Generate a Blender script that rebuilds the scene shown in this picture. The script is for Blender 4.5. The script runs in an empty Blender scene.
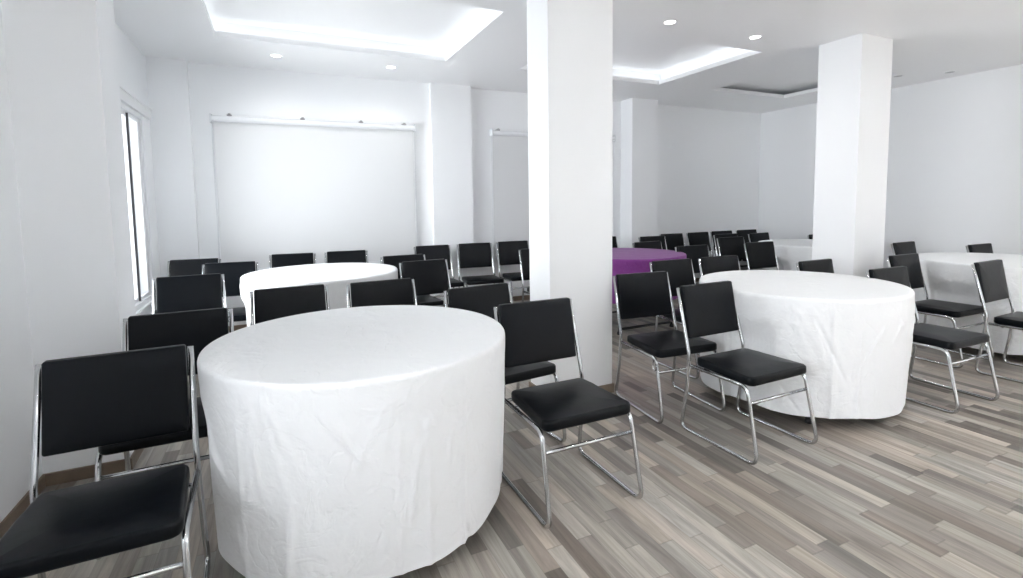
import bpy, bmesh, math, random
from mathutils import Vector, Matrix

scn = bpy.context.scene
COL = scn.collection

# ---------------------------------------------------------------- camera
F_PX, PP_Y, PP_X = 504.0, 241.0, 511.5
CAM_H = 1.3


def cam_rot():
    p, y, r = [math.radians(a) for a in (4.443, 24.863, -0.784)]
    B = Matrix(((1, 0, 0), (0, 0, -1), (0, 1, 0)))
    Rz = Matrix(((math.cos(y), -math.sin(y), 0), (math.sin(y), math.cos(y), 0), (0, 0, 1)))
    Rx = Matrix(((1, 0, 0), (0, math.cos(p), -math.sin(p)), (0, math.sin(p), math.cos(p))))
    Rr = Matrix(((math.cos(r), -math.sin(r), 0), (math.sin(r), math.cos(r), 0), (0, 0, 1)))
    return Rr @ Rx @ B @ Rz


Rm = cam_rot()
cd = bpy.data.cameras.new('camera')
cd.sensor_fit = 'HORIZONTAL'
cd.sensor_width = 36.0
cd.lens = F_PX / 1023.0 * 36.0
cd.shift_y = (PP_Y - 289.0) / 1023.0
cd.clip_start = 0.05
cam = bpy.data.objects.new('camera', cd)
COL.objects.link(cam)
M3 = Matrix((Rm[0], -Rm[1], -Rm[2])).transposed()
cam.matrix_world = Matrix.Translation((0, 0, CAM_H)) @ M3.to_4x4()
scn.camera = cam

# ---------------------------------------------------------------- light and exposure
scn.view_settings.view_transform = 'Standard'
scn.view_settings.look = 'None'
scn.view_settings.gamma = 1.0
scn.view_settings.use_curve_mapping = False
scn.view_settings.exposure = 0.18
try:
    scn.cycles.use_denoising = True
    scn.cycles.max_bounces = 14
    scn.cycles.diffuse_bounces = 12
    scn.cycles.sample_clamp_indirect = 30.0
except Exception:
    pass

world = bpy.data.worlds.new('overcast_sky')
scn.world = world
world.use_nodes = True
wb = world.node_tree.nodes['Background']
wb.inputs[0].default_value = (0.93, 0.96, 1.0, 1)
wb.inputs[1].default_value = 1.0


def area(name, loc, rot, sx, sy, power, color=(1, 1, 1), spread=180):
    l = bpy.data.lights.new(name, 'AREA')
    l.shape = 'RECTANGLE'
    l.size, l.size_y = sx, sy
    l.energy = power
    l.color = color
    l.spread = math.radians(spread)
    o = bpy.data.objects.new(name, l)
    o.location = loc
    o.rotation_euler = rot
    COL.objects.link(o)
    return o


PI = math.pi
YF_ = -2.2
W_LEFT, W_NEAR, W_FRONT = 70, 27, 4
# daylight through the left window, and through an unseen second one added for light
area('window_daylight', (-1.35, 4.3, 1.35), (0, -PI / 2, 0), 1.55, 1.8, W_LEFT, (0.95, 0.97, 1.0), 115)
area('window_daylight', (-1.35, 0.75, 1.35), (0, -PI / 2, 0), 1.55, 1.9, W_NEAR, (0.95, 0.97, 1.0), 90)
# fill light at an unseen opening added behind the camera
area('window_daylight', (4.6, YF_ - 0.3, 1.35), (PI / 2 - math.radians(35), 0, 0), 4.2, 2.0, W_FRONT, (0.97, 0.98, 1.0))
SUN = 26
sl = bpy.data.lights.new('sun', 'SUN')  # added lamp, its bounce off the floor brightens the ceiling
sl.energy = SUN
sl.angle = math.radians(3)
sl.color = (1.0, 0.97, 0.93)
so = bpy.data.objects.new('sun', sl)
so.rotation_euler = (math.radians(42), 0, math.radians(12))
COL.objects.link(so)

CEIL = 2.70
XL, XR, YB, YF = -1.05, 7.33, 5.94, -2.2
POWER_DOWN = 12
POWER_FILL = 9
COVE = 2.5
COVE_FILL = 42


# ---------------------------------------------------------------- materials
def mat(name, color, rough=0.5, metal=0.0, spec=0.5):
    m = bpy.data.materials.new(name)
    m.use_nodes = True
    b = m.node_tree.nodes['Principled BSDF']
    b.inputs['Base Color'].default_value = (*color, 1)
    b.inputs['Roughness'].default_value = rough
    b.inputs['Metallic'].default_value = metal
    b.inputs['Specular IOR Level'].default_value = spec
    return m


def noise_bump(m, scale, strength, dist, stretch=(1, 1, 1), detail=3, coord='Object'):
    nt = m.node_tree
    tc = nt.nodes.new('ShaderNodeTexCoord')
    mp = nt.nodes.new('ShaderNodeMapping')
    mp.inputs['Scale'].default_value = stretch
    n = nt.nodes.new('ShaderNodeTexNoise')
    n.inputs['Scale'].default_value = scale
    n.inputs['Detail'].default_value = detail
    b = nt.nodes.new('ShaderNodeBump')
    b.inputs['Strength'].default_value = strength
    b.inputs['Distance'].default_value = dist
    nt.links.new(tc.outputs[coord], mp.inputs[0])
    nt.links.new(mp.outputs[0], n.inputs['Vector'])
    nt.links.new(n.outputs['Fac'], b.inputs['Height'])
    nt.links.new(b.outputs[0], nt.nodes['Principled BSDF'].inputs['Normal'])
    return m


def emis(name, color, strength):
    m = bpy.data.materials.new(name)
    m.use_nodes = True
    nt = m.node_tree
    nt.nodes.clear()
    e = nt.nodes.new('ShaderNodeEmission')
    e.inputs[0].default_value = (*color, 1)
    e.inputs[1].default_value = strength
    o = nt.nodes.new('ShaderNodeOutputMaterial')
    nt.links.new(e.outputs[0], o.inputs[0])
    return m


M_WALL = noise_bump(mat('wall_paint', (0.90, 0.915, 0.93), 0.55, 0, 0.3), 60, 0.03, 0.002)
M_COLUMN = noise_bump(mat('column_paint', (0.88, 0.89, 0.90), 0.5, 0, 0.3), 60, 0.03, 0.002)
M_CEIL = mat('ceiling_paint', (0.90, 0.91, 0.92), 0.32, 0, 0.35)
M_TRIM = mat('white_trim', (0.85, 0.86, 0.87), 0.35)
M_ALU = mat('white_aluminium', (0.82, 0.83, 0.85), 0.3)
M_RUBBER = mat('dark_gasket', (0.08, 0.08, 0.09), 0.6)
M_LED = emis('led_strip', (0.93, 0.96, 1.0), COVE)
M_LED_FILL = emis('led_strip_front', (0.95, 0.97, 1.0), COVE_FILL)  # glow of the unseen strips added as room fill
M_LAMP = emis('downlight_lens', (1.0, 0.98, 0.94), 9.0)
M_LAMP_OFF = mat('downlight_lens_off', (0.75, 0.76, 0.77), 0.25)
M_SCREEN = mat('screen_fabric', (0.72, 0.73, 0.74), 0.7)
M_CASE = mat('roller_casing', (0.84, 0.86, 0.88), 0.25)
M_BRACKET = mat('steel_bracket', (0.35, 0.35, 0.36), 0.35, 0.9)
M_CHROME = mat('chrome', (0.58, 0.59, 0.60), 0.15, 1.0)
M_TABLE = mat('table_laminate', (0.22, 0.16, 0.11), 0.4)
M_BLACK = mat('black_metal', (0.02, 0.02, 0.022), 0.4, 0.3)

M_VINYL = mat('black_vinyl', (0.0022, 0.0034, 0.0052), 0.33, 0, 0.17)
noise_bump(M_VINYL, 7, 0.25, 0.006, detail=4)


def wood_trim():
    m = mat('brown_skirting', (0.2, 0.14, 0.1), 0.45)
    nt = m.node_tree
    tc = nt.nodes.new('ShaderNodeTexCoord')
    n = nt.nodes.new('ShaderNodeTexNoise')
    n.inputs['Scale'].default_value = 6
    n.inputs['Detail'].default_value = 5
    r = nt.nodes.new('ShaderNodeValToRGB')
    r.color_ramp.elements[0].color = (0.10, 0.07, 0.05, 1)
    r.color_ramp.elements[1].color = (0.30, 0.23, 0.17, 1)
    nt.links.new(tc.outputs['Object'], n.inputs['Vector'])
    nt.links.new(n.outputs['Fac'], r.inputs[0])
    nt.links.new(r.outputs[0], nt.nodes['Principled BSDF'].inputs['Base Color'])
    return m


M_SKIRT = wood_trim()


def cloth_mat(name, color):
    m = mat(name, color, 0.62, 0, 0.25)
    nt = m.node_tree
    b = nt.nodes['Principled BSDF']
    b.inputs['Sheen Weight'].default_value = 0.1
    tc = nt.nodes.new('ShaderNodeTexCoord')
    n1 = nt.nodes.new('ShaderNodeTexNoise')
    n1.inputs['Scale'].default_value = 5.5
    n1.inputs['Detail'].default_value = 4
    n1.inputs['Distortion'].default_value = 1.2
    # ridged noise gives sharp creases
    ab = nt.nodes.new('ShaderNodeMath'); ab.operation = 'SUBTRACT'; ab.inputs[1].default_value = 0.5
    a2 = nt.nodes.new('ShaderNodeMath'); a2.operation = 'ABSOLUTE'
    a3 = nt.nodes.new('ShaderNodeMath'); a3.operation = 'MINIMUM'; a3.inputs[1].default_value = 0.06
    n2 = nt.nodes.new('ShaderNodeTexNoise')
    n2.inputs['Scale'].default_value = 14
    n2.inputs['Detail'].default_value = 3
    mx = nt.nodes.new('ShaderNodeMath'); mx.operation = 'MULTIPLY_ADD'; mx.inputs[1].default_value = 2.2
    bp_ = nt.nodes.new('ShaderNodeBump')
    bp_.inputs['Strength'].default_value = 1.0
    bp_.inputs['Distance'].default_value = 0.008
    L = nt.links.new
    L(tc.outputs['Object'], n1.inputs['Vector']); L(tc.outputs['Object'], n2.inputs['Vector'])
    L(n1.outputs['Fac'], ab.inputs[0]); L(ab.outputs[0], a2.inputs[0]); L(a2.outputs[0], a3.inputs[0])
    L(a3.outputs[0], mx.inputs[0]); L(n2.outputs['Fac'], mx.inputs[2])
    L(mx.outputs[0], bp_.inputs['Height']); L(bp_.outputs[0], b.inputs['Normal'])
    return m


M_CLOTH = cloth_mat('white_cloth', (0.83, 0.84, 0.85))
M_PURPLE = cloth_mat('purple_cloth', (0.18, 0.035, 0.205))


def floor_mat():
    m = mat('grey_wood_laminate', (0.4, 0.37, 0.34), 0.33, 0, 0.45)
    nt = m.node_tree
    N, L = nt.nodes.new, nt.links.new
    P = nt.nodes['Principled BSDF']

    def math_(op, a=None, b=None, va=None, vb=None):
        n = N('ShaderNodeMath'); n.operation = op
        if a is not None: L(a, n.inputs[0])
        elif va is not None: n.inputs[0].default_value = va
        if b is not None: L(b, n.inputs[1])
        elif vb is not None: n.inputs[1].default_value = vb
        return n.outputs[0]

    def wn(a, b=None, dim='2D'):
        c = N('ShaderNodeCombineXYZ'); L(a, c.inputs[0])
        if b is not None: L(b, c.inputs[1])
        w = N('ShaderNodeTexWhiteNoise'); w.noise_dimensions = '2D'
        L(c.outputs[0], w.inputs['Vector'])
        return w.outputs['Value']

    tc = N('ShaderNodeTexCoord'); sp = N('ShaderNodeSeparateXYZ')
    L(tc.outputs['Object'], sp.inputs[0])
    W, LEN = 0.066, 0.85
    sx = math_('DIVIDE', sp.outputs[0], None, vb=W)
    ix = math_('FLOOR', sx)
    off = wn(ix)
    sy = math_('ADD', math_('DIVIDE', sp.outputs[1], None, vb=LEN), math_('MULTIPLY', off, None, vb=37.3))
    iy = math_('FLOOR', sy)
    fy = math_('FRACT', sy)
    # each cell splits at a random place, so lengths vary from short blocks to long staves
    cut = math_('ADD', math_('MULTIPLY', wn(ix, math_('ADD', iy, None, vb=91.7)), None, vb=0.75), None, vb=0.12)
    half = math_('GREATER_THAN', fy, cut)
    iy2 = math_('ADD', math_('MULTIPLY', iy, None, vb=2.0), half)
    tone = wn(ix, math_('ADD', iy2, None, vb=13.1))
    hue = wn(math_('ADD', ix, None, vb=55.5), iy2)
    ramp = N('ShaderNodeValToRGB')
    cr = ramp.color_ramp
    stops = [(0.0, (0.15, 0.132, 0.118)), (0.10, (0.21, 0.184, 0.163)), (0.22, (0.30, 0.265, 0.235)),
             (0.5, (0.37, 0.33, 0.29)), (0.75, (0.43, 0.385, 0.34)), (1.0, (0.465, 0.42, 0.375))]
    cr.elements[0].position = 0.0; cr.elements[0].color = (*stops[0][1], 1)
    cr.elements[1].position = 1.0; cr.elements[1].color = (*stops[-1][1], 1)
    for p, c in stops[1:-1]:
        e = cr.elements.new(p); e.color = (*c, 1)
    L(tone, ramp.inputs[0])
    # grain stretched along the boards, shifted for every stave
    cv = N('ShaderNodeCombineXYZ')
    L(math_('MULTIPLY', sp.outputs[0], None, vb=26.0), cv.inputs[0])
    L(math_('MULTIPLY', sp.outputs[1], None, vb=1.7), cv.inputs[1])
    L(math_('MULTIPLY', tone, None, vb=40.0), cv.inputs[2])
    g = N('ShaderNodeTexNoise'); g.inputs['Scale'].default_value = 1.0
    g.inputs['Detail'].default_value = 6; g.inputs['Distortion'].default_value = 0.9
    g.inputs['Roughness'].default_value = 0.62
    L(cv.outputs[0], g.inputs['Vector'])
    gr = N('ShaderNodeMapRange')
    gr.inputs['From Min'].default_value = 0.3; gr.inputs['From Max'].default_value = 0.7
    gr.inputs['To Min'].default_value = 0.58; gr.inputs['To Max'].default_value = 1.22
    L(g.outputs['Fac'], gr.inputs[0])
    mulc = N('ShaderNodeMix'); mulc.data_type = 'RGBA'; mulc.blend_type = 'MULTIPLY'
    mulc.inputs[0].default_value = 1.0
    L(ramp.outputs[0], mulc.inputs[6]); L(gr.outputs[0], mulc.inputs[7])
    # cooler or warmer staves
    tint = N('ShaderNodeMix'); tint.data_type = 'RGBA'
    tint.inputs[6].default_value = (1.04, 1.0, 0.955, 1); tint.inputs[7].default_value = (0.95, 1.0, 1.02, 1)
    L(hue, tint.inputs[0])
    m2 = N('ShaderNodeMix'); m2.data_type = 'RGBA'; m2.blend_type = 'MULTIPLY'; m2.inputs[0].default_value = 1.0
    L(mulc.outputs[2], m2.inputs[6]); L(tint.outputs[2], m2.inputs[7])
    # joints
    fx = math_('FRACT', sx)
    ex = math_('MINIMUM', fx, math_('SUBTRACT', None, fx, va=1.0))
    jx = math_('LESS_THAN', ex, None, vb=0.02)
    ey = math_('MINIMUM', math_('ABSOLUTE', math_('SUBTRACT', fy, cut)), math_('MINIMUM', fy, math_('SUBTRACT', None, fy, va=1.0)))
    jy = math_('LESS_THAN', ey, None, vb=0.0035)
    j = math_('MULTIPLY', math_('MAXIMUM', jx, jy), None, vb=0.28)
    m3 = N('ShaderNodeMix'); m3.data_type = 'RGBA'
    m3.inputs[7].default_value = (0.09, 0.078, 0.068, 1)
    L(j, m3.inputs[0]); L(m2.outputs[2], m3.inputs[6])
    L(m3.outputs[2], P.inputs['Base Color'])
    rr = N('ShaderNodeMapRange')
    rr.inputs['To Min'].default_value = 0.27; rr.inputs['To Max'].default_value = 0.42
    L(g.outputs['Fac'], rr.inputs[0]); L(rr.outputs[0], P.inputs['Roughness'])
    b = N('ShaderNodeBump'); b.inputs['Strength'].default_value = 0.12; b.inputs['Distance'].default_value = 0.002
    L(g.outputs['Fac'], b.inputs['Height']); L(b.outputs[0], P.inputs['Normal'])
    return m


M_FLOOR = floor_mat()


# ---------------------------------------------------------------- helpers
def link_mesh(name, bm, m, parent=None, smooth=False, bevel=0.0):
    me = bpy.data.meshes.new(name)
    bmesh.ops.recalc_face_normals(bm, faces=bm.faces)
    bm.to_mesh(me)
    bm.free()
    mats = m if isinstance(m, (list, tuple)) else [m]
    for k in mats:
        me.materials.append(k)
    if smooth:
        for p in me.polygons:
            p.use_smooth = True
    o = bpy.data.objects.new(name, me)
    COL.objects.link(o)
    if parent is not None:
        o.parent = parent
    if bevel > 0:
        md = o.modifiers.new('edge', 'BEVEL')
        md.width = bevel
        md.segments = 2
        md.limit_method = 'ANGLE'
    return o


def thing(name, label, cat, loc=(0, 0, 0), rotz=0.0, group=None):
    o = bpy.data.objects.new(name, None)
    o.empty_display_size = 0.1
    COL.objects.link(o)
    o.location = loc
    o.rotation_euler = (0, 0, rotz)
    return tag(o, label, cat, group)


def tag(o, label, cat, group=None):
    o['label'] = label
    o['category'] = cat
    if group:
        o['group'] = group
    return o


def struct(o):
    o['kind'] = 'structure'
    return o


def add_box(bm, x0, x1, y0, y1, z0, z1, mi=0):
    vs = [bm.verts.new((x, y, z)) for z in (z0, z1) for y in (y0, y1) for x in (x0, x1)]
    for f in ((0, 1, 3, 2), (4, 6, 7, 5), (0, 4, 5, 1), (2, 3, 7, 6), (0, 2, 6, 4), (1, 5, 7, 3)):
        fc = bm.faces.new([vs[i] for i in f])
        fc.material_index = mi


def add_cyl(bm, p0, p1, r0, r1=None, seg=20, caps=True):
    r1 = r0 if r1 is None else r1
    p0, p1 = Vector(p0), Vector(p1)
    d = (p1 - p0).normalized()
    a = d.orthogonal().normalized()
    b = d.cross(a)
    r = []
    for p, rad in ((p0, r0), (p1, r1)):
        r.append([bm.verts.new(p + (a * math.cos(t) + b * math.sin(t)) * rad)
                  for t in (2 * PI * i / seg for i in range(seg))])
    for i in range(seg):
        j = (i + 1) % seg
        bm.faces.new((r[0][i], r[0][j], r[1][j], r[1][i]))
    if caps:
        bm.faces.new(r[0][::-1])
        bm.faces.new(r[1])


def add_lathe(bm, prof, seg=32, c=(0, 0, 0)):
    rings = []
    for r, z in prof:
        if r < 1e-6:
            rings.append([bm.verts.new((c[0], c[1], c[2] + z))])
        else:
            rings.append([bm.verts.new((c[0] + r * math.cos(2 * PI * i / seg), c[1] + r * math.sin(2 * PI * i / seg), c[2] + z))
                          for i in range(seg)])
    for A, B in zip(rings, rings[1:]):
        for i in range(seg):
            j = (i + 1) % seg
            if len(A) == 1 and len(B) == 1:
                continue
            if len(A) == 1:
                bm.faces.new((A[0], B[i], B[j]))
            elif len(B) == 1:
                bm.faces.new((A[i], A[j], B[0]))
            else:
                bm.faces.new((A[i], A[j], B[j], B[i]))


def fillet(pts, rads, n=7):
    out = [Vector(pts[0])]
    for i in range(1, len(pts) - 1):
        p, a, b = Vector(pts[i]), Vector(pts[i - 1]), Vector(pts[i + 1])
        u, v = (a - p).normalized(), (b - p).normalized()
        ang = u.angle(v)
        r = rads[i]
        if r <= 0 or ang > 3.1:
            out.append(p)
            continue
        t = min(r / math.tan(ang / 2), (a - p).length * 0.48, (b - p).length * 0.48)
        s, e = p + u * t, p + v * t
        for k in range(n + 1):
            q = k / n
            out.append(s * (1 - q) ** 2 + p * 2 * q * (1 - q) + e * q * q)
    out.append(Vector(pts[-1]))
    return out


def add_tube(bm, path, rad, seg=12):
    path = [Vector(p) for p in path]
    n = len(path)
    tang = []
    for i in range(n):
        a = path[max(0, i - 1)]
        b = path[min(n - 1, i + 1)]
        tang.append((b - a).normalized())
    nrm = tang[0].orthogonal().normalized()
    rings = []
    for i in range(n):
        t = tang[i]
        nrm = (nrm - t * nrm.dot(t)).normalized()
        bn = t.cross(nrm)
        rings.append([bm.verts.new(path[i] + (nrm * math.cos(2 * PI * k / seg) + bn * math.sin(2 * PI * k / seg)) * rad)
                      for k in range(seg)])
    for A, B in zip(rings, rings[1:]):
        for k in range(seg):
            j = (k + 1) % seg
            bm.faces.new((A[k], A[j], B[j], B[k]))
    bm.faces.new(rings[0][::-1])
    bm.faces.new(rings[-1])


def dup(root, loc, rotz, label, group=None):
    r = root.copy()
    COL.objects.link(r)
    r.location = loc
    r.rotation_euler = (0, 0, rotz)
    r['label'] = label
    if group:
        r['group'] = group
    for ch in list(root.children):
        c = ch.copy()
        COL.objects.link(c)
        c.parent = r
        for g in list(ch.children):
            d = g.copy()
            COL.objects.link(d)
            d.parent = c
    return r


# ---------------------------------------------------------------- the room
bm = bmesh.new()
add_box(bm, XL - 0.2, XR + 0.2, YF, YB + 0.2, -0.1, 0.0)
struct(link_mesh('floor', bm, M_FLOOR))

TRAYS = [(-0.40, 1.585, 3.50, 4.92, True), (2.39, 4.29, 3.48, 4.92, True), (5.15, 6.53, 3.48, 4.92, False)]
FILL_TRAYS = [(-0.40, 1.585, -1.5, 0.1, True), (2.39, 4.29, -1.5, 0.1, True), (5.15, 6.53, -1.5, 0.1, True)]  # unseen recesses, added so their strips fill the room with light
LIP, REC, LEDGE = 0.045, 0.16, 0.13


def ceiling():
    bm = bmesh.new()
    # lower ceiling as a slab with three rectangular openings
    xs = [XL - 0.2]
    for a, b, _, _, _ in TRAYS:
        xs += [a, b]
    xs.append(XR + 0.2)
    for i in range(len(xs) - 1):
        x0, x1 = xs[i], xs[i + 1]
        if i % 2 == 0:
            add_box(bm, x0, x1, YF, YB + 0.2, CEIL, CEIL + LIP)
        else:
            t = TRAYS[i // 2]
            g = FILL_TRAYS[i // 2]
            add_box(bm, x0, x1, YF, g[2], CEIL, CEIL + LIP)
            add_box(bm, x0, x1, g[3], t[2], CEIL, CEIL + LIP)
            add_box(bm, x0, x1, t[3], YB + 0.2, CEIL, CEIL + LIP)
    bmesh.ops.remove_doubles(bm, verts=bm.verts, dist=1e-5)
    struct(link_mesh('ceiling', bm, M_CEIL))
    # the raised panels and cove walls
    for k, (a, b, c, d, lit) in enumerate(TRAYS + FILL_TRAYS):
        bm = bmesh.new()
        led = LEDGE if lit else 0.34
        A, B, C, D = a - led, b + led, c - led, d + led
        z0, z1 = CEIL + LIP, CEIL + (REC if lit else 0.105)
        add_box(bm, A - 0.02, B + 0.02, C - 0.02, D + 0.02, z1, z1 + 0.03)
        add_box(bm, A - 0.02, A, C - 0.02, D + 0.02, z0, z1)
        add_box(bm, B, B + 0.02, C - 0.02, D + 0.02, z0, z1)
        add_box(bm, A, B, C - 0.02, C, z0, z1)
        add_box(bm, A, B, D, D + 0.02, z0, z1)
        struct(link_mesh('ceiling_recess', bm, M_CEIL))
        # led strips lying on the ledge, hidden by the lip
        words = ['left ceiling recess nearest the window', 'middle ceiling recess behind the thick column',
                 'unlit right ceiling recess behind the far column',
                 'left ceiling recess over the front of the room', 'middle ceiling recess over the front of the room',
                 'right ceiling recess over the front of the room'][k]
        bm = bmesh.new()
        s0, s1 = 0.055, 0.085
        zz0, zz1 = z0 + 0.002, z0 + 0.012
        add_box(bm, a - s1, b + s1, c - s1, c - s0, zz0, zz1)
        add_box(bm, a - s1, b + s1, d + s0, d + s1, zz0, zz1)
        add_box(bm, a - s1, a - s0, c - s0, d + s0, zz0, zz1)
        add_box(bm, b + s0, b + s1, c - s0, d + s0, zz0, zz1)
        tag(link_mesh('led_strip', bm, (M_LED if k < 3 else M_LED_FILL) if lit else M_LAMP_OFF),
            ('glowing strip light hidden in the ' if lit else 'switched-off strip light in the ') + words, 'strip light')


ceiling()


def wall_box(name, *b, m=M_WALL):
    bm = bmesh.new()
    add_box(bm, *b)
    return struct(link_mesh(name, bm, m))


# left wall with its window opening and an unseen one added for light
WZ0, WZ1 = 0.48, 2.10
WIN = [(3.55, 5.46), (-0.3, 1.65)]
bm = bmesh.new()
add_box(bm, XL - 0.2, XL, YF, YB + 0.2, 0, WZ0)
add_box(bm, XL - 0.2, XL, YF, YB + 0.2, WZ1, CEIL)
ys = [YF, WIN[1][0], WIN[1][1], WIN[0][0], WIN[0][1], YB + 0.2]
for i in (0, 2, 4):
    add_box(bm, XL - 0.2, XL, ys[i], ys[i + 1], WZ0, WZ1)
struct(link_mesh('wall_left', bm, M_WALL))
bm = bmesh.new()
add_box(bm, XL, XR, YB, YB + 0.2, 0, CEIL)
add_box(bm, -0.76, 1.70, YB - 0.05, YB, 0, CEIL)
struct(link_mesh('wall_back', bm, M_WALL))
bm = bmesh.new()  # unseen front wall, its wide opening put in to admit light
add_box(bm, XL - 0.2, 2.5, YF - 0.2, YF, 0, CEIL)
add_box(bm, 6.7, XR + 0.2, YF - 0.2, YF, 0, CEIL)
add_box(bm, 2.5, 6.7, YF - 0.2, YF, 2.35, CEIL)
add_box(bm, 2.5, 6.7, YF - 0.2, YF, 0, 0.35)
struct(link_mesh('wall_front', bm, M_WALL))
wall_box('wall_right', XR, XR + 0.2, YF, YB + 0.2, 0, CEIL)
# pilasters on the walls
wall_box('wall_back_pilaster', XL, -0.725, YB - 0.13, YB, 0, CEIL)
wall_box('wall_back_pilaster', 1.69, 2.19, YB - 0.10, YB, 0, CEIL)
wall_box('wall_back_pilaster', 4.49, 4.94, 5.68, YB, 0, CEIL)
wall_box('wall_left_pier', XL, -0.718, 2.99, 3.30, 0, CEIL)


def column(x0, x1, y0, y1):
    bm = bmesh.new()
    add_box(bm, x0, x1, y0, y1, 0, CEIL)
    struct(link_mesh('wall_column', bm, M_COLUMN, bevel=0.004))
    bm = bmesh.new()
    t = 0.01
    add_box(bm, x0 - t, x1 + t, y0 - t, y1 + t, 0, 0.06)
    struct(link_mesh('baseboard_column', bm, M_SKIRT))


column(1.535, 2.015, 2.75, 3.03)
column(4.605, 5.05, 2.745, 3.13)


def skirt(name, *b):
    bm = bmesh.new()
    add_box(bm, *b)
    struct(link_mesh(name, bm, M_SKIRT, bevel=0.002))


skirt('baseboard_left', XL, XL + 0.012, YF, 2.99, 0, 0.06)
skirt('baseboard_left', XL, -0.708, 2.978, 2.99, 0, 0.06)
skirt('baseboard_left', -0.718, -0.706, 2.978, 3.312, 0, 0.06)
skirt('baseboard_left', XL, XL + 0.012, 3.30, YB - 0.13, 0, 0.06)
skirt('baseboard_back', -0.72, 1.69, YB - 0.062, YB - 0.05, 0, 0.06)
skirt('baseboard_back', 2.19, 4.49, YB - 0.012, YB, 0, 0.06)
skirt('baseboard_back', 4.94, XR, YB - 0.012, YB, 0, 0.06)
skirt('baseboard_right', XR - 0.012, XR, YF, YB - 0.012, 0, 0.06)

M_GLASS = bpy.data.materials.new('window_glass')
M_GLASS.use_nodes = True
nt = M_GLASS.node_tree
nt.nodes.clear()
_o = nt.nodes.new('ShaderNodeOutputMaterial')
_t = nt.nodes.new('ShaderNodeBsdfTransparent')
_t.inputs[0].default_value = (0.97, 0.98, 0.98, 1)
_g = nt.nodes.new('ShaderNodeBsdfGlossy')
_g.inputs['Roughness'].default_value = 0.02
_m = nt.nodes.new('ShaderNodeMixShader')
_m.inputs[0].default_value = 0.05
nt.links.new(_t.outputs[0], _m.inputs[1])
nt.links.new(_g.outputs[0], _m.inputs[2])
nt.links.new(_m.outputs[0], _o.inputs[0])

for k, (w0, w1) in enumerate(WIN):  # the second window is unseen, added to light the room
    win = struct(bpy.data.objects.new('window_%d' % (k + 1), None))
    COL.objects.link(win)
    win.location = (XL, w0, WZ0)
    H_, L_ = WZ1 - WZ0, w1 - w0
    bm = bmesh.new()
    f = 0.035
    add_box(bm, -0.09, 0.012, 0, f, 0, H_)
    add_box(bm, -0.09, 0.012, L_ - f, L_, 0, H_)
    add_box(bm, -0.09, 0.012, f, L_ - f, 0, 0.04)
    add_box(bm, -0.09, 0.012, f, L_ - f, H_ - 0.04, H_)
    link_mesh('window_frame', bm, M_ALU, win, bevel=0.003)
    n = 5
    pw = (L_ - 2 * f) / n
    for i in range(n):
        y0 = f + i * pw
        xo = -0.035 if i % 2 else -0.02
        z0_, z1_ = 0.04, H_ - 0.04
        bm = bmesh.new()
        s = 0.016 if i < n - 1 else 0.09
        add_box(bm, xo - 0.012, xo + 0.012, y0, y0 + 0.016, z0_, z1_)
        add_box(bm, xo - 0.012, xo + 0.012, y0 + pw - s, y0 + pw, z0_, z1_)
        add_box(bm, xo - 0.012, xo + 0.012, y0 + 0.016, y0 + pw - s, z0_, z0_ + 0.03)
        add_box(bm, xo - 0.012, xo + 0.012, y0 + 0.016, y0 + pw - s, z1_ - 0.03, z1_)
        add_box(bm, xo - 0.0125, xo + 0.0125, y0 - 0.0015, y0 + 0.0015, z0_, z1_, 1)
        link_mesh('sash', bm, [M_ALU, M_RUBBER], win)
        bm = bmesh.new()
        add_box(bm, xo - 0.003, xo + 0.003, y0 + 0.016, y0 + pw - s, z0_ + 0.03, z1_ - 0.03)
        link_mesh('pane', bm, M_GLASS, win)
    bm = bmesh.new()
    add_box(bm, -0.03, 0.035, -0.04, L_ + 0.04, -0.025, 0.0)
    link_mesh('window_sill', bm, M_TRIM, win, bevel=0.003)

# blind cassette over the visible window
bm = bmesh.new()
add_box(bm, XL, XL + 0.03, 3.40, 5.72, 2.105, 2.19)
add_box(bm, XL, XL + 0.04, 3.40, 5.73, 2.185, 2.20)
tag(link_mesh('blind_cassette', bm, M_TRIM, bevel=0.004),
    'long white blind box mounted on the left wall above the window', 'blind box')


# ---------------------------------------------------------------- roller screens on the back wall
def screen(x0, x1, y, label, marks):
    t = thing('projection_screen', label, 'screen', ((x0 + x1) / 2, y, 0.62))
    w = (x1 - x0) / 2
    bm = bmesh.new()
    add_box(bm, -w + 0.02, w - 0.02, -0.032, -0.029, 0.02, 1.53)
    link_mesh('screen_fabric', bm, M_SCREEN, t)
    bm = bmesh.new()
    add_cyl(bm, (-w, -0.045, 1.545), (w, -0.045, 1.545), 0.032, seg=24)
    link_mesh('roller_casing', bm, M_CASE, t, smooth=False)
    bm = bmesh.new()
    add_box(bm, -w + 0.01, w - 0.01, -0.042, -0.024, 0.0, 0.03)
    link_mesh('weight_bar', bm, M_CASE, t, bevel=0.003)
    for s in (-1, 1):
        bm = bmesh.new()
        add_box(bm, s * w - 0.008, s * w + 0.008, -0.08, 0.0, 1.505, 1.59)
        link_mesh('end_bracket', bm, M_CASE, t, bevel=0.003)
        bm = bmesh.new()
        add_cyl(bm, (s * (w - 0.004), -0.036, 0.02), (s * (w - 0.004), -0.036, 1.52), 0.004, seg=8)
        link_mesh('tension_cord', bm, M_CASE, t)
    for mx_ in marks:
        bm = bmesh.new()
        add_box(bm, mx_ - 0.022, mx_ + 0.022, -0.06, 0.0, 1.574, 1.59)
        add_box(bm, mx_ - 0.012, mx_ + 0.012, -0.064, -0.05, 1.565, 1.60)
        link_mesh('mounting_clip', bm, M_BRACKET, t, bevel=0.002)
    return t


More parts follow.
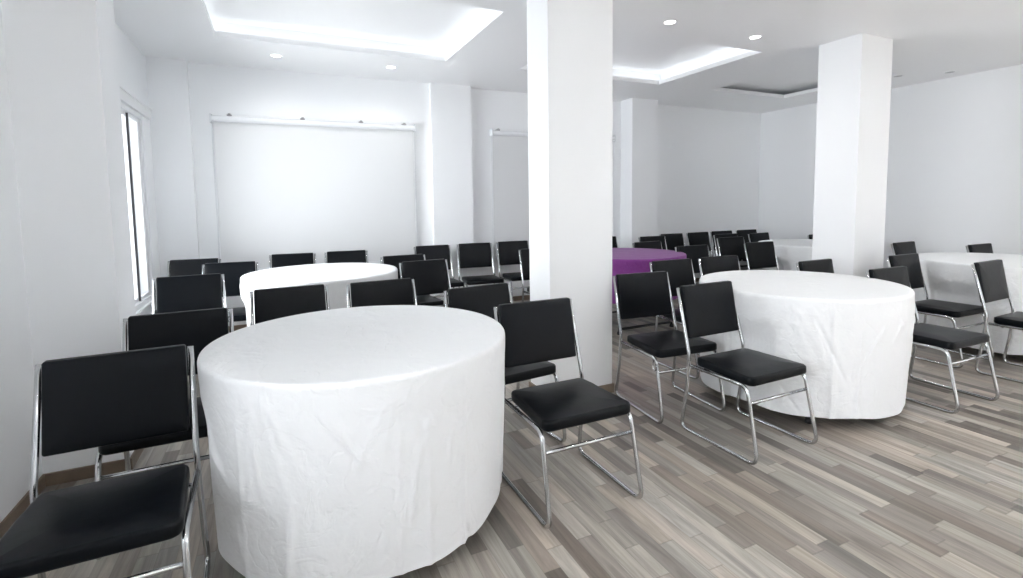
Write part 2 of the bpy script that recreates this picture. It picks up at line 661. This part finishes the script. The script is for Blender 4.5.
screen(-0.555, 1.493, YB - 0.05, 'wide pulled-down white screen on the back wall near the window', (-0.86, -0.18, 0.42, 0.9))
screen(2.475, 4.34, YB, 'pulled-down white screen half hidden behind the thick column', (-0.84, 0.0, 0.86))


# ---------------------------------------------------------------- ceiling lights
def make_downlight():
    t = thing('downlight', '', 'ceiling light', (0, 0, CEIL))
    bm = bmesh.new()
    add_lathe(bm, [(0.040, 0.004), (0.044, -0.004), (0.052, -0.006), (0.056, -0.002), (0.056, 0.0)], 32)
    link_mesh('trim_ring', bm, M_TRIM, t, smooth=True)
    bm = bmesh.new()
    add_lathe(bm, [(0.0, -0.003), (0.043, -0.003), (0.043, -0.0005), (0, -0.0005)], 28)
    link_mesh('lens', bm, M_LAMP, t)
    return t


dl0 = make_downlight()
LIGHTS = [(0.057, 5.325, 'lit round downlight over the big screen, nearer the window'),
          (1.13, 5.329, 'lit round downlight over the big screen, farther from the window'),
          (2.884, 3.188, 'lit round downlight just right of the thick column top'),
          (3.837, 3.187, 'lit round downlight by the corner of the middle ceiling recess'),
          (6.63, 3.538, 'faint unlit downlight beside the far column top'),
          (6.99, 3.20, 'dim unlit downlight near the right wall'), 
          (0.7, 0.9, 'front row downlight over the front of the room, nearest the window wall'),  # this row is unseen, added to brighten tables and floor
          (2.1, 0.9, 'front row downlight over the front of the room, second from the window wall'),
          (3.5, 0.9, 'front row downlight over the front of the room, third from the window wall'),
          (4.9, 0.9, 'front row downlight over the front of the room, fourth from the window wall'),
          (6.3, 0.9, 'front row downlight over the front of the room, nearest the right wall')]
first = True
for x, y, lab in LIGHTS:
    if lab is not None:
        if first:
            d = dl0
            d.location = (x, y, CEIL)
            d['label'] = lab
            first = False
        else:
            d = dup(dl0, (x, y, CEIL), 0, lab)
        d['group'] = 'ceiling downlights'
        if 'unlit' in lab:
            lens = [c for c in d.children if c.name.startswith('lens')][0]
            lens.data = lens.data.copy()
            lens.data.materials.clear()
            lens.data.materials.append(M_LAMP_OFF)
            continue
    else:
        continue
    l = bpy.data.lights.new('downlight_glow', 'SPOT')
    l.energy = POWER_FILL if 'front row' in lab else POWER_DOWN
    l.spot_size = math.radians(150)
    l.spot_blend = 0.9
    l.shadow_soft_size = 0.04
    l.color = (1.0, 0.98, 0.95)
    lo = bpy.data.objects.new('downlight_glow', l)
    lo.location = (x, y, CEIL - 0.02)
    COL.objects.link(lo)


# ---------------------------------------------------------------- chair
def cushion(bm, wf, wb, y0, y1, z0, z1, corner=0.035, edge=0.014, crown=0.006, lean=None, n_c=7, wrinkle=0.0):
    """Padded slab: rounded trapezoid outline (width wf at y0, wb at y1), rounded rims, crowned top."""
    def outline(inset):
        pts = []
        cs = [(-wf / 2, y0, PI), (wf / 2, y0, 1.5 * PI), (wb / 2, y1, 0), (-wb / 2, y1, 0.5 * PI)]
        for i, (cx_, cy_, a0) in enumerate(cs):
            r = max(corner - inset, 0.003)
            sx_ = -1 if cx_ < 0 else 1
            sy_ = -1 if i < 2 else 1
            ox, oy = cx_ - sx_ * corner, cy_ - sy_ * corner
            for k in range(n_c):
                a = a0 + (PI / 2) * k / (n_c - 1)
                pts.append((ox + r * math.cos(a), oy + r * math.sin(a)))
            # straight run to the next corner
            nx = cs[(i + 1) % 4]
            nsx = -1 if nx[0] < 0 else 1
            nsy = -1 if (i + 1) % 4 < 2 else 1
            nox, noy = nx[0] - nsx * corner, nx[1] - nsy * corner
            a = nx[2]
            q = (nox + r * math.cos(a), noy + r * math.sin(a))
            p = pts[-1]
            for k in range(1, 10):
                t = k / 10
                pts.append((p[0] * (1 - t) + q[0] * t, p[1] * (1 - t) + q[1] * t))
        return pts
    prof = []
    for k in range(5):
        a = -PI / 2 + (PI / 2) * k / 4
        prof.append((edge * (1 - math.cos(a)), z0 + edge * (1 + math.sin(a))))
    for k in range(1, 6):
        a = (PI / 2) * k / 5
        prof.append((edge * (1 - math.cos(a)), z1 - edge * (1 - math.sin(a))))
    for ins, dz in ((0.03, crown * 0.4), (0.055, crown * 0.7), (0.09, crown * 0.92), (0.13, crown)):
        prof.append((edge + ins, z1 + dz))
    rnd = random.Random(3)
    rings = []
    for ri, (ins, z) in enumerate(prof):
        ins2 = min(ins, corner * 0.9)
        base = outline(ins2)
        extra = ins - ins2
        ring = []
        cy_m = (y0 + y1) / 2
        for i_, (x, y) in enumerate(base):
            if extra > 0:
                kx = 1 - extra / (max(wf, wb) / 2)
                ky = 1 - extra / ((y1 - y0) / 2)
                x, y = x * kx, cy_m + (y - cy_m) * ky
            dz = wrinkle * (math.sin(i_ * 0.9) * 0.5 + math.sin(i_ * 2.1 + ri) * 0.5) if 2 < ri < 8 else 0
            v = Vector((x, y, z + dz))
            ring.append(bm.verts.new(lean(v) if lean else v))
        rings.append(ring)
    for A, B in zip(rings, rings[1:]):
        for i in range(len(A)):
            j = (i + 1) % len(A)
            bm.faces.new((A[i], A[j], B[j], B[i]))
    bm.faces.new(rings[0][::-1])
    bm.faces.new(rings[-1])


TR = 0.0098


def side_path(s):
    pts = [(s * 0.208, 0.288, 0.797), (s * 0.212, 0.240, 0.62), (s * 0.216, 0.188, 0.43), (s * 0.221, 0.200, 0.22),
           (s * 0.226, 0.232, TR), (s * 0.226, -0.272, TR), (s * 0.218, -0.192, 0.378), (s * 0.216, 0.175, 0.378)]
    rads = [0, 0.3, 0.16, 0.3, 0.042, 0.05, 0.055, 0]
    return fillet(pts, rads, 8)


def make_chair():
    t = thing('stacking_chair', '', 'chair')
    bm = bmesh.new()
    cushion(bm, 0.435, 0.40, -0.22, 0.165, 0.380, 0.428, 0.035, 0.014, 0.007, None, 7, 0.0022)
    link_mesh('seat', bm, M_VINYL, t, smooth=True)
    bm = bmesh.new()
    a = math.atan2(0.055, 0.29)

    def lean(v):
        # cushion drawn flat: x, (z extent) as y, thickness as z
        zz = v.y
        base_y = 0.225 + (zz - 0.52) * math.tan(a)
        bow = -0.008 * (1 - (v.x / 0.2) ** 2)
        return Vector((v.x, base_y - (v.z - 0.0) - bow * 0.0, zz))
    cushion(bm, 0.395, 0.390, 0.518, 0.808, -0.012, 0.020, 0.009, 0.007, 0.004, lean)
    link_mesh('backrest', bm, M_VINYL, t, smooth=True)
    for s in (-1, 1):
        bm = bmesh.new()
        add_tube(bm, side_path(s), TR, 14)
        link_mesh('side_frame', bm, M_CHROME, t, smooth=True)
    bm = bmesh.new()
    add_cyl(bm, (-0.218, -0.207, 0.296), (0.218, -0.207, 0.296), 0.0085, seg=14)
    link_mesh('crossbar', bm, M_CHROME, t, smooth=True)
    bm = bmesh.new()
    add_cyl(bm, (-0.214, 0.10, 0.371), (0.214, 0.10, 0.371), 0.0085, seg=14)
    link_mesh('crossbar', bm, M_CHROME, t, smooth=True)
    return t


G = 'black vinyl chairs around the cloth tables'
BK = 0.268  # how far the top of the pad stands behind the chair's own middle
CHAIRS = [
    # pad-top x, y, turn in degrees, label
    (-0.512, 2.08, 2, 'large near black chair in the left corner, seat cut by the photo edge'),
    (-0.435, 2.76, 1, 'black chair right behind the big near-left chair'),
    (-0.59, 4.20, 3, 'third black chair from the front along the left wall, glossy back'),
    (-0.39, 4.99, -5, 'dark grey-looking chair touching the left rim of the back-left table'),
    (-0.72, 5.48, -6, 'farthest chair along the left wall, below the window corner'),
    (0.05, 3.28, 2, 'black chair behind the near-left table, left of the pair at its back rim'),
    (0.59, 3.26, 3, 'black chair behind the near-left table, right of the pair at its back rim'),
    (1.06, 2.75, 6, 'black chair tucked behind the right rim of the near-left table'),
    (1.14, 2.185, 0, 'whole black chair at centre front with its seat and chrome skids showing'),
    (1.13, 4.23, 6, 'black chair at the right front of the back-left table'),
    (1.075, 4.77, 4, 'black chair peeping over the right rim of the back-left table'),
    (0.123, 5.54, -5, 'chair back below the big screen, left one behind the back-left table'),
    (0.645, 5.54, -4, 'chair back below the big screen, right one behind the back-left table'),
    (1.62, 5.68, 0, 'leftmost of the three chairs standing along the back wall'),
    (2.15, 5.70, -6, 'middle of the three chairs standing along the back wall'),
    (2.67, 5.72, -3, 'rightmost of the three chairs standing along the back wall'),
    (2.48, 4.69, 0, 'chair half hidden by the left edge of the thick column'),
    (2.225, 2.70, -5, 'black chair behind the front one at the near-right table, ring on its front leg'),
    (2.265, 2.17, 1, 'foremost chair left of the near-right white table, on long chrome skids'),
    (2.92, 3.17, -1, 'chair in front of the purple table, third back from the aisle'),
    (3.44, 3.16, -3, 'low-showing chair at the back left rim of the near-right table'),
    (4.02, 4.06, -4, 'chair touching the right rim of the purple table'),
    (4.95, 3.98, -4, 'upright chair at the left end of the far white table by the column'),
    (4.62, 5.40, -3, 'leftmost chair of the far row, in front of the wall pilaster'),
    (5.19, 5.65, 0, 'second chair from the left in the far row'),
    (5.71, 5.66, 0, 'third chair from the left in the far row'),
    (6.22, 5.68, -2, 'fourth chair from the left in the far row'),
    (6.76, 5.68, -2, 'rightmost chair of the far row, in the room corner'),
    (5.735, 5.16, -3, 'chair just in front of the fourth chair of the far row'),
    (5.30, 4.69, -5, 'chair with bright chrome uprights in the middle of the far cluster'),
    (6.25, 5.04, 3, 'chair half hidden behind the upright chair at the far white table'),
    (3.97, 4.72, 2, 'chair peeping over the back rim of the purple table'),
    (3.85, 2.58, 2, 'low-showing chair at the back rim of the near-right table, before the far column'),
    (3.83, 2.045, -1, 'chair tucked against the right side of the near-right table, seat showing'),
    (4.82, 2.46, 0, 'chair beside the far column with its seat pointing at the right table'),
    (6.14, 3.14, 2, 'farthest chair back of the trio right of the far column'),
    (6.46, 2.62, -1, 'chair back peeping over the far rim of the right-hand table'),
    (4.83, 1.90, 2, 'black chair at the right edge of the photo in front of the right table'),
    (6.66, 4.43, 0, 'sliver of chair behind the far white table, left of the far column'),
    (4.02, 5.68, 0, 'sliver of chair against the back wall right of the thick column'),
]
chair0 = make_chair()
for i, (x, y, deg, lab) in enumerate(CHAIRS):
    a = math.radians(deg)
    loc = (x + math.sin(a) * BK, y - math.cos(a) * BK, 0)
    if i == 0:
        chair0.location = loc
        chair0.rotation_euler = (0, 0, a)
        chair0['label'] = lab
        chair0['group'] = G
        c = chair0
    else:
        c = dup(chair0, loc, a, lab, G)
    if 'ring on' in lab:
        bm = bmesh.new()
        ring = [Vector((-0.236 + 0.0, -0.202 - 0.016 * math.cos(q), 0.345 + 0.034 * math.sin(q))) for q in
                (2 * PI * k / 24 for k in range(25))]
        add_tube(bm, ring, 0.004, 8)
        link_mesh('linking_ring', bm, M_CHROME, c, smooth=True)


# ---------------------------------------------------------------- tables and cloths
TR_OUT = 0.603


def make_table():
    t = thing('round_table', '', 'table')
    bm = bmesh.new()
    add_lathe(bm, [(0, 0.718), (0.585, 0.718), (0.596, 0.723), (0.598, 0.732), (0.596, 0.742), (0.588, 0.746), (0, 0.746)], 96)
    link_mesh('tabletop', bm, M_TABLE, t)
    for k in range(4):
        an = PI / 4 + k * PI / 2
        c, s = math.cos(an), math.sin(an)
        bm = bmesh.new()
        add_tube(bm, fillet([(0.38 * c, 0.38 * s, 0.715), (0.40 * c, 0.40 * s, 0.60), (0.465 * c, 0.465 * s, 0.02)], [0, 0.1, 0]), 0.013, 12)
        lg = link_mesh('leg', bm, M_BLACK, t, smooth=True)
        bm = bmesh.new()
        add_lathe(bm, [(0, 0), (0.02, 0), (0.021, 0.012), (0.016, 0.03), (0, 0.03)], 16, (0.465 * c, 0.465 * s, 0))
        link_mesh('rubber_foot', bm, M_BLACK, lg, smooth=True)
    for s in (-1, 1):
        bm = bmesh.new()
        add_cyl(bm, (-0.325, s * 0.325, 0.05), (0.325, s * 0.325, 0.05), 0.012, seg=12)
        link_mesh('foot_rail', bm, M_BLACK, t, smooth=True)
    return t


def press(x, y, nang):
    """How far out the skirt can hang at every angle before it meets a chair tucked under the table."""
    out = [9.0] * nang
    for cx_, cy_, deg, _ in CHAIRS:
        a = math.radians(deg)
        ox, oy = cx_ + math.sin(a) * BK - x, cy_ - math.cos(a) * BK - y
        if math.hypot(ox, oy) > 1.3:
            continue
        for i in range(25):
            for j in range(25):
                lx, ly = -0.245 + 0.49 * i / 24, -0.28 + 0.53 * j / 24
                wx = ox + lx * math.cos(a) - ly * math.sin(a)
                wy = oy + lx * math.sin(a) + ly * math.cos(a)
                d = math.hypot(wx, wy)
                if d < 0.7:
                    k = int(round(math.atan2(wy, wx) / (2 * PI) * nang)) % nang
                    for q in range(-7, 8):
                        out[(k + q) % nang] = min(out[(k + q) % nang], d)
    out = [min(v, 0.66) for v in out]
    for _ in range(5):
        out = [min(out[i], sum(out[(i + q) % nang] for q in range(-9, 10)) / 19) for i in range(nang)]
    return out


def cloth(name_label, x, y, seed, m, hem=0.075, taper=0.020, nang=420, nz=70, seam=None):
    rnd = random.Random(seed)
    lim = press(x, y, nang)
    bm = bmesh.new()
    # creases: start angle, slope (rad per metre of drop), z start, length, height
    cr = []
    for _ in range(30):
        cr.append((rnd.uniform(0, 2 * PI), rnd.uniform(-1.6, 1.6), rnd.uniform(0.25, 0.74), rnd.uniform(0.12, 0.4),
                   rnd.uniform(0.004, 0.010) * rnd.choice((1, 1, -0.7)), rnd.uniform(0.008, 0.016)))
    folds = [(rnd.uniform(0, 2 * PI), rnd.uniform(0.003, 0.006)) for _ in range(7)]
    # diagonal pull folds fanning down from points on the rim
    fans = [rnd.uniform(0, 2 * PI) for _ in range(6)]
    ph = [rnd.uniform(0, 2 * PI) for _ in range(8)]

    def wrap(a):
        return (a + PI) % (2 * PI) - PI

    def rad(th, z, i):
        d = (0.745 - z) / 0.70          # 0 at rim, 1 at hem
        r = TR_OUT - taper * d
        r += d * (0.006 * math.sin(3 * th + ph[0]) + 0.007 * math.sin(5 * th + ph[1]) + 0.0035 * math.sin(9 * th + ph[2] + 2 * z)
                  + 0.0022 * math.sin(17 * th + ph[3] - 3 * z))
        r += 0.0016 * math.sin(6 * th + 9 * z + ph[4]) * min(1, d * 4)
        for t0, h in folds:
            u = wrap(th - t0) * 0.6 / 0.012
            if abs(u) < 4:
                r += h * math.exp(-u * u) * min(1, d * 3)
        for t0 in fans:
            for sl in (-1.3, -0.6, 0.7, 1.4):
                u = (wrap(th - t0) - sl * d * 0.45) * 0.6 / (0.010 + 0.02 * d)
                if abs(u) < 3 and d < 0.6:
                    r += 0.0032 * math.exp(-u * u) * (1 - d / 0.6) * min(1, d * 12) * 1.6
        for t0, sl, z0, ln, h, w in cr:
            if z0 - ln < z < z0:
                q = (z0 - z) / ln
                u = (wrap(th - t0) - sl * (z0 - z)) * 0.6 / w
                if abs(u) < 3:
                    r += h * math.exp(-u * u) * math.sin(PI * q)
        if seam is not None:
            u = wrap(th - seam) * 0.6
            if abs(u) < 0.05:
                r += 0.003 * (1 if -0.012 < u < 0.0 else 0) + 0.004 * math.exp(-((u + 0.006) / 0.012) ** 2)
        if z < 0.62:
            q = min(1.0, (0.62 - z) / 0.15)
            q = q * q * (3 - 2 * q)
            r = r * (1 - q) + min(r, lim[i]) * q
        return r

    rings = []
    ctr = bm.verts.new((0, 0, 0.7500))
    for rr in (0.06, 0.14, 0.22, 0.30, 0.38, 0.45, 0.51, 0.555, 0.585):
        rings.append([bm.verts.new((rr * math.cos(2 * PI * i / nang), rr * math.sin(2 * PI * i / nang),
                                    0.7500 + 0.0012 * math.sin(rr * 30 + 5 * math.sin(2 * PI * i / nang + ph[5]))
                                    * (rr / 0.585))) for i in range(nang)])
    for k in range(1, 7):                # rounded rim
        a = PI / 2 * k / 6
        ring = []
        for i in range(nang):
            th = 2 * PI * i / nang
            rr = 0.592 + (TR_OUT - 0.592) * math.sin(a)
            z = 0.7500 - 0.020 * (1 - math.cos(a))
            ring.append(bm.verts.new((rr * math.cos(th), rr * math.sin(th), z)))
        rings.append(ring)
    z_top = 0.7300
    for k in range(1, nz + 1):
        ring = []
        for i in range(nang):
            th = 2 * PI * i / nang
            hz = hem + 0.010 * math.sin(2 * th + ph[6]) + 0.004 * math.sin(7 * th + ph[7])
            z = z_top + (hz - z_top) * k / nz
            r = rad(th, z, i)
            if z > 0.66:
                q = (z_top - z) / (z_top - 0.66)
                r = TR_OUT * (1 - q) + r * q
            ring.append(bm.verts.new((r * math.cos(th), r * math.sin(th), z)))
        rings.append(ring)
    for i in range(nang):
        bm.faces.new((ctr, rings[0][i], rings[0][(i + 1) % nang]))
    for A, B in zip(rings, rings[1:]):
        for i in range(nang):
            j = (i + 1) % nang
            bm.faces.new((A[i], A[j], B[j], B[i]))
    o = link_mesh('tablecloth', bm, m, smooth=True)
    o.location = (x, y, 0)
    tag(o, name_label, 'tablecloth', 'cloths on the round tables')
    return o


TABLES = [
    (0.31, 2.18, 'nearest round table, its cloth filling the left foreground', 'creased white cloth over the nearest round table at left front', M_CLOTH, 11),
    (3.07, 2.18, 'round table standing before the far column, right of centre', 'white cloth over the round table before the far column', M_CLOTH, 5),
    (0.32, 4.40, 'round table behind the nearest one, in front of the big screen', 'white cloth over the table below the big screen', M_CLOTH, 8),
    (3.29, 4.26, 'round table under the purple cloth right of the thick column', 'purple cloth over the table right of the thick column', M_PURPLE, 21),
    (5.93, 4.03, 'far round table partly behind the far column', 'white cloth over the far table partly behind the far column', M_CLOTH, 2),
    (5.62, 2.14, 'round table at the right edge of the photo', 'white cloth over the table at the right edge', M_CLOTH, 17),
]
tb0 = make_table()
for i, (x, y, tl, cl, m, sd) in enumerate(TABLES):
    if i == 0:
        tb0.location = (x, y, 0)
        tb0['label'] = tl
        tb0['group'] = 'round tables under cloths'
    else:
        dup(tb0, (x, y, 0), 0, tl, 'round tables under cloths')
    near = i in (0, 1)
    cloth(cl, x, y, sd, m, nang=480 if near else 240, nz=90 if near else 44, hem=0.34 if m is M_PURPLE else 0.075,
          seam={0: math.radians(-64), 1: math.radians(-127)}.get(i))
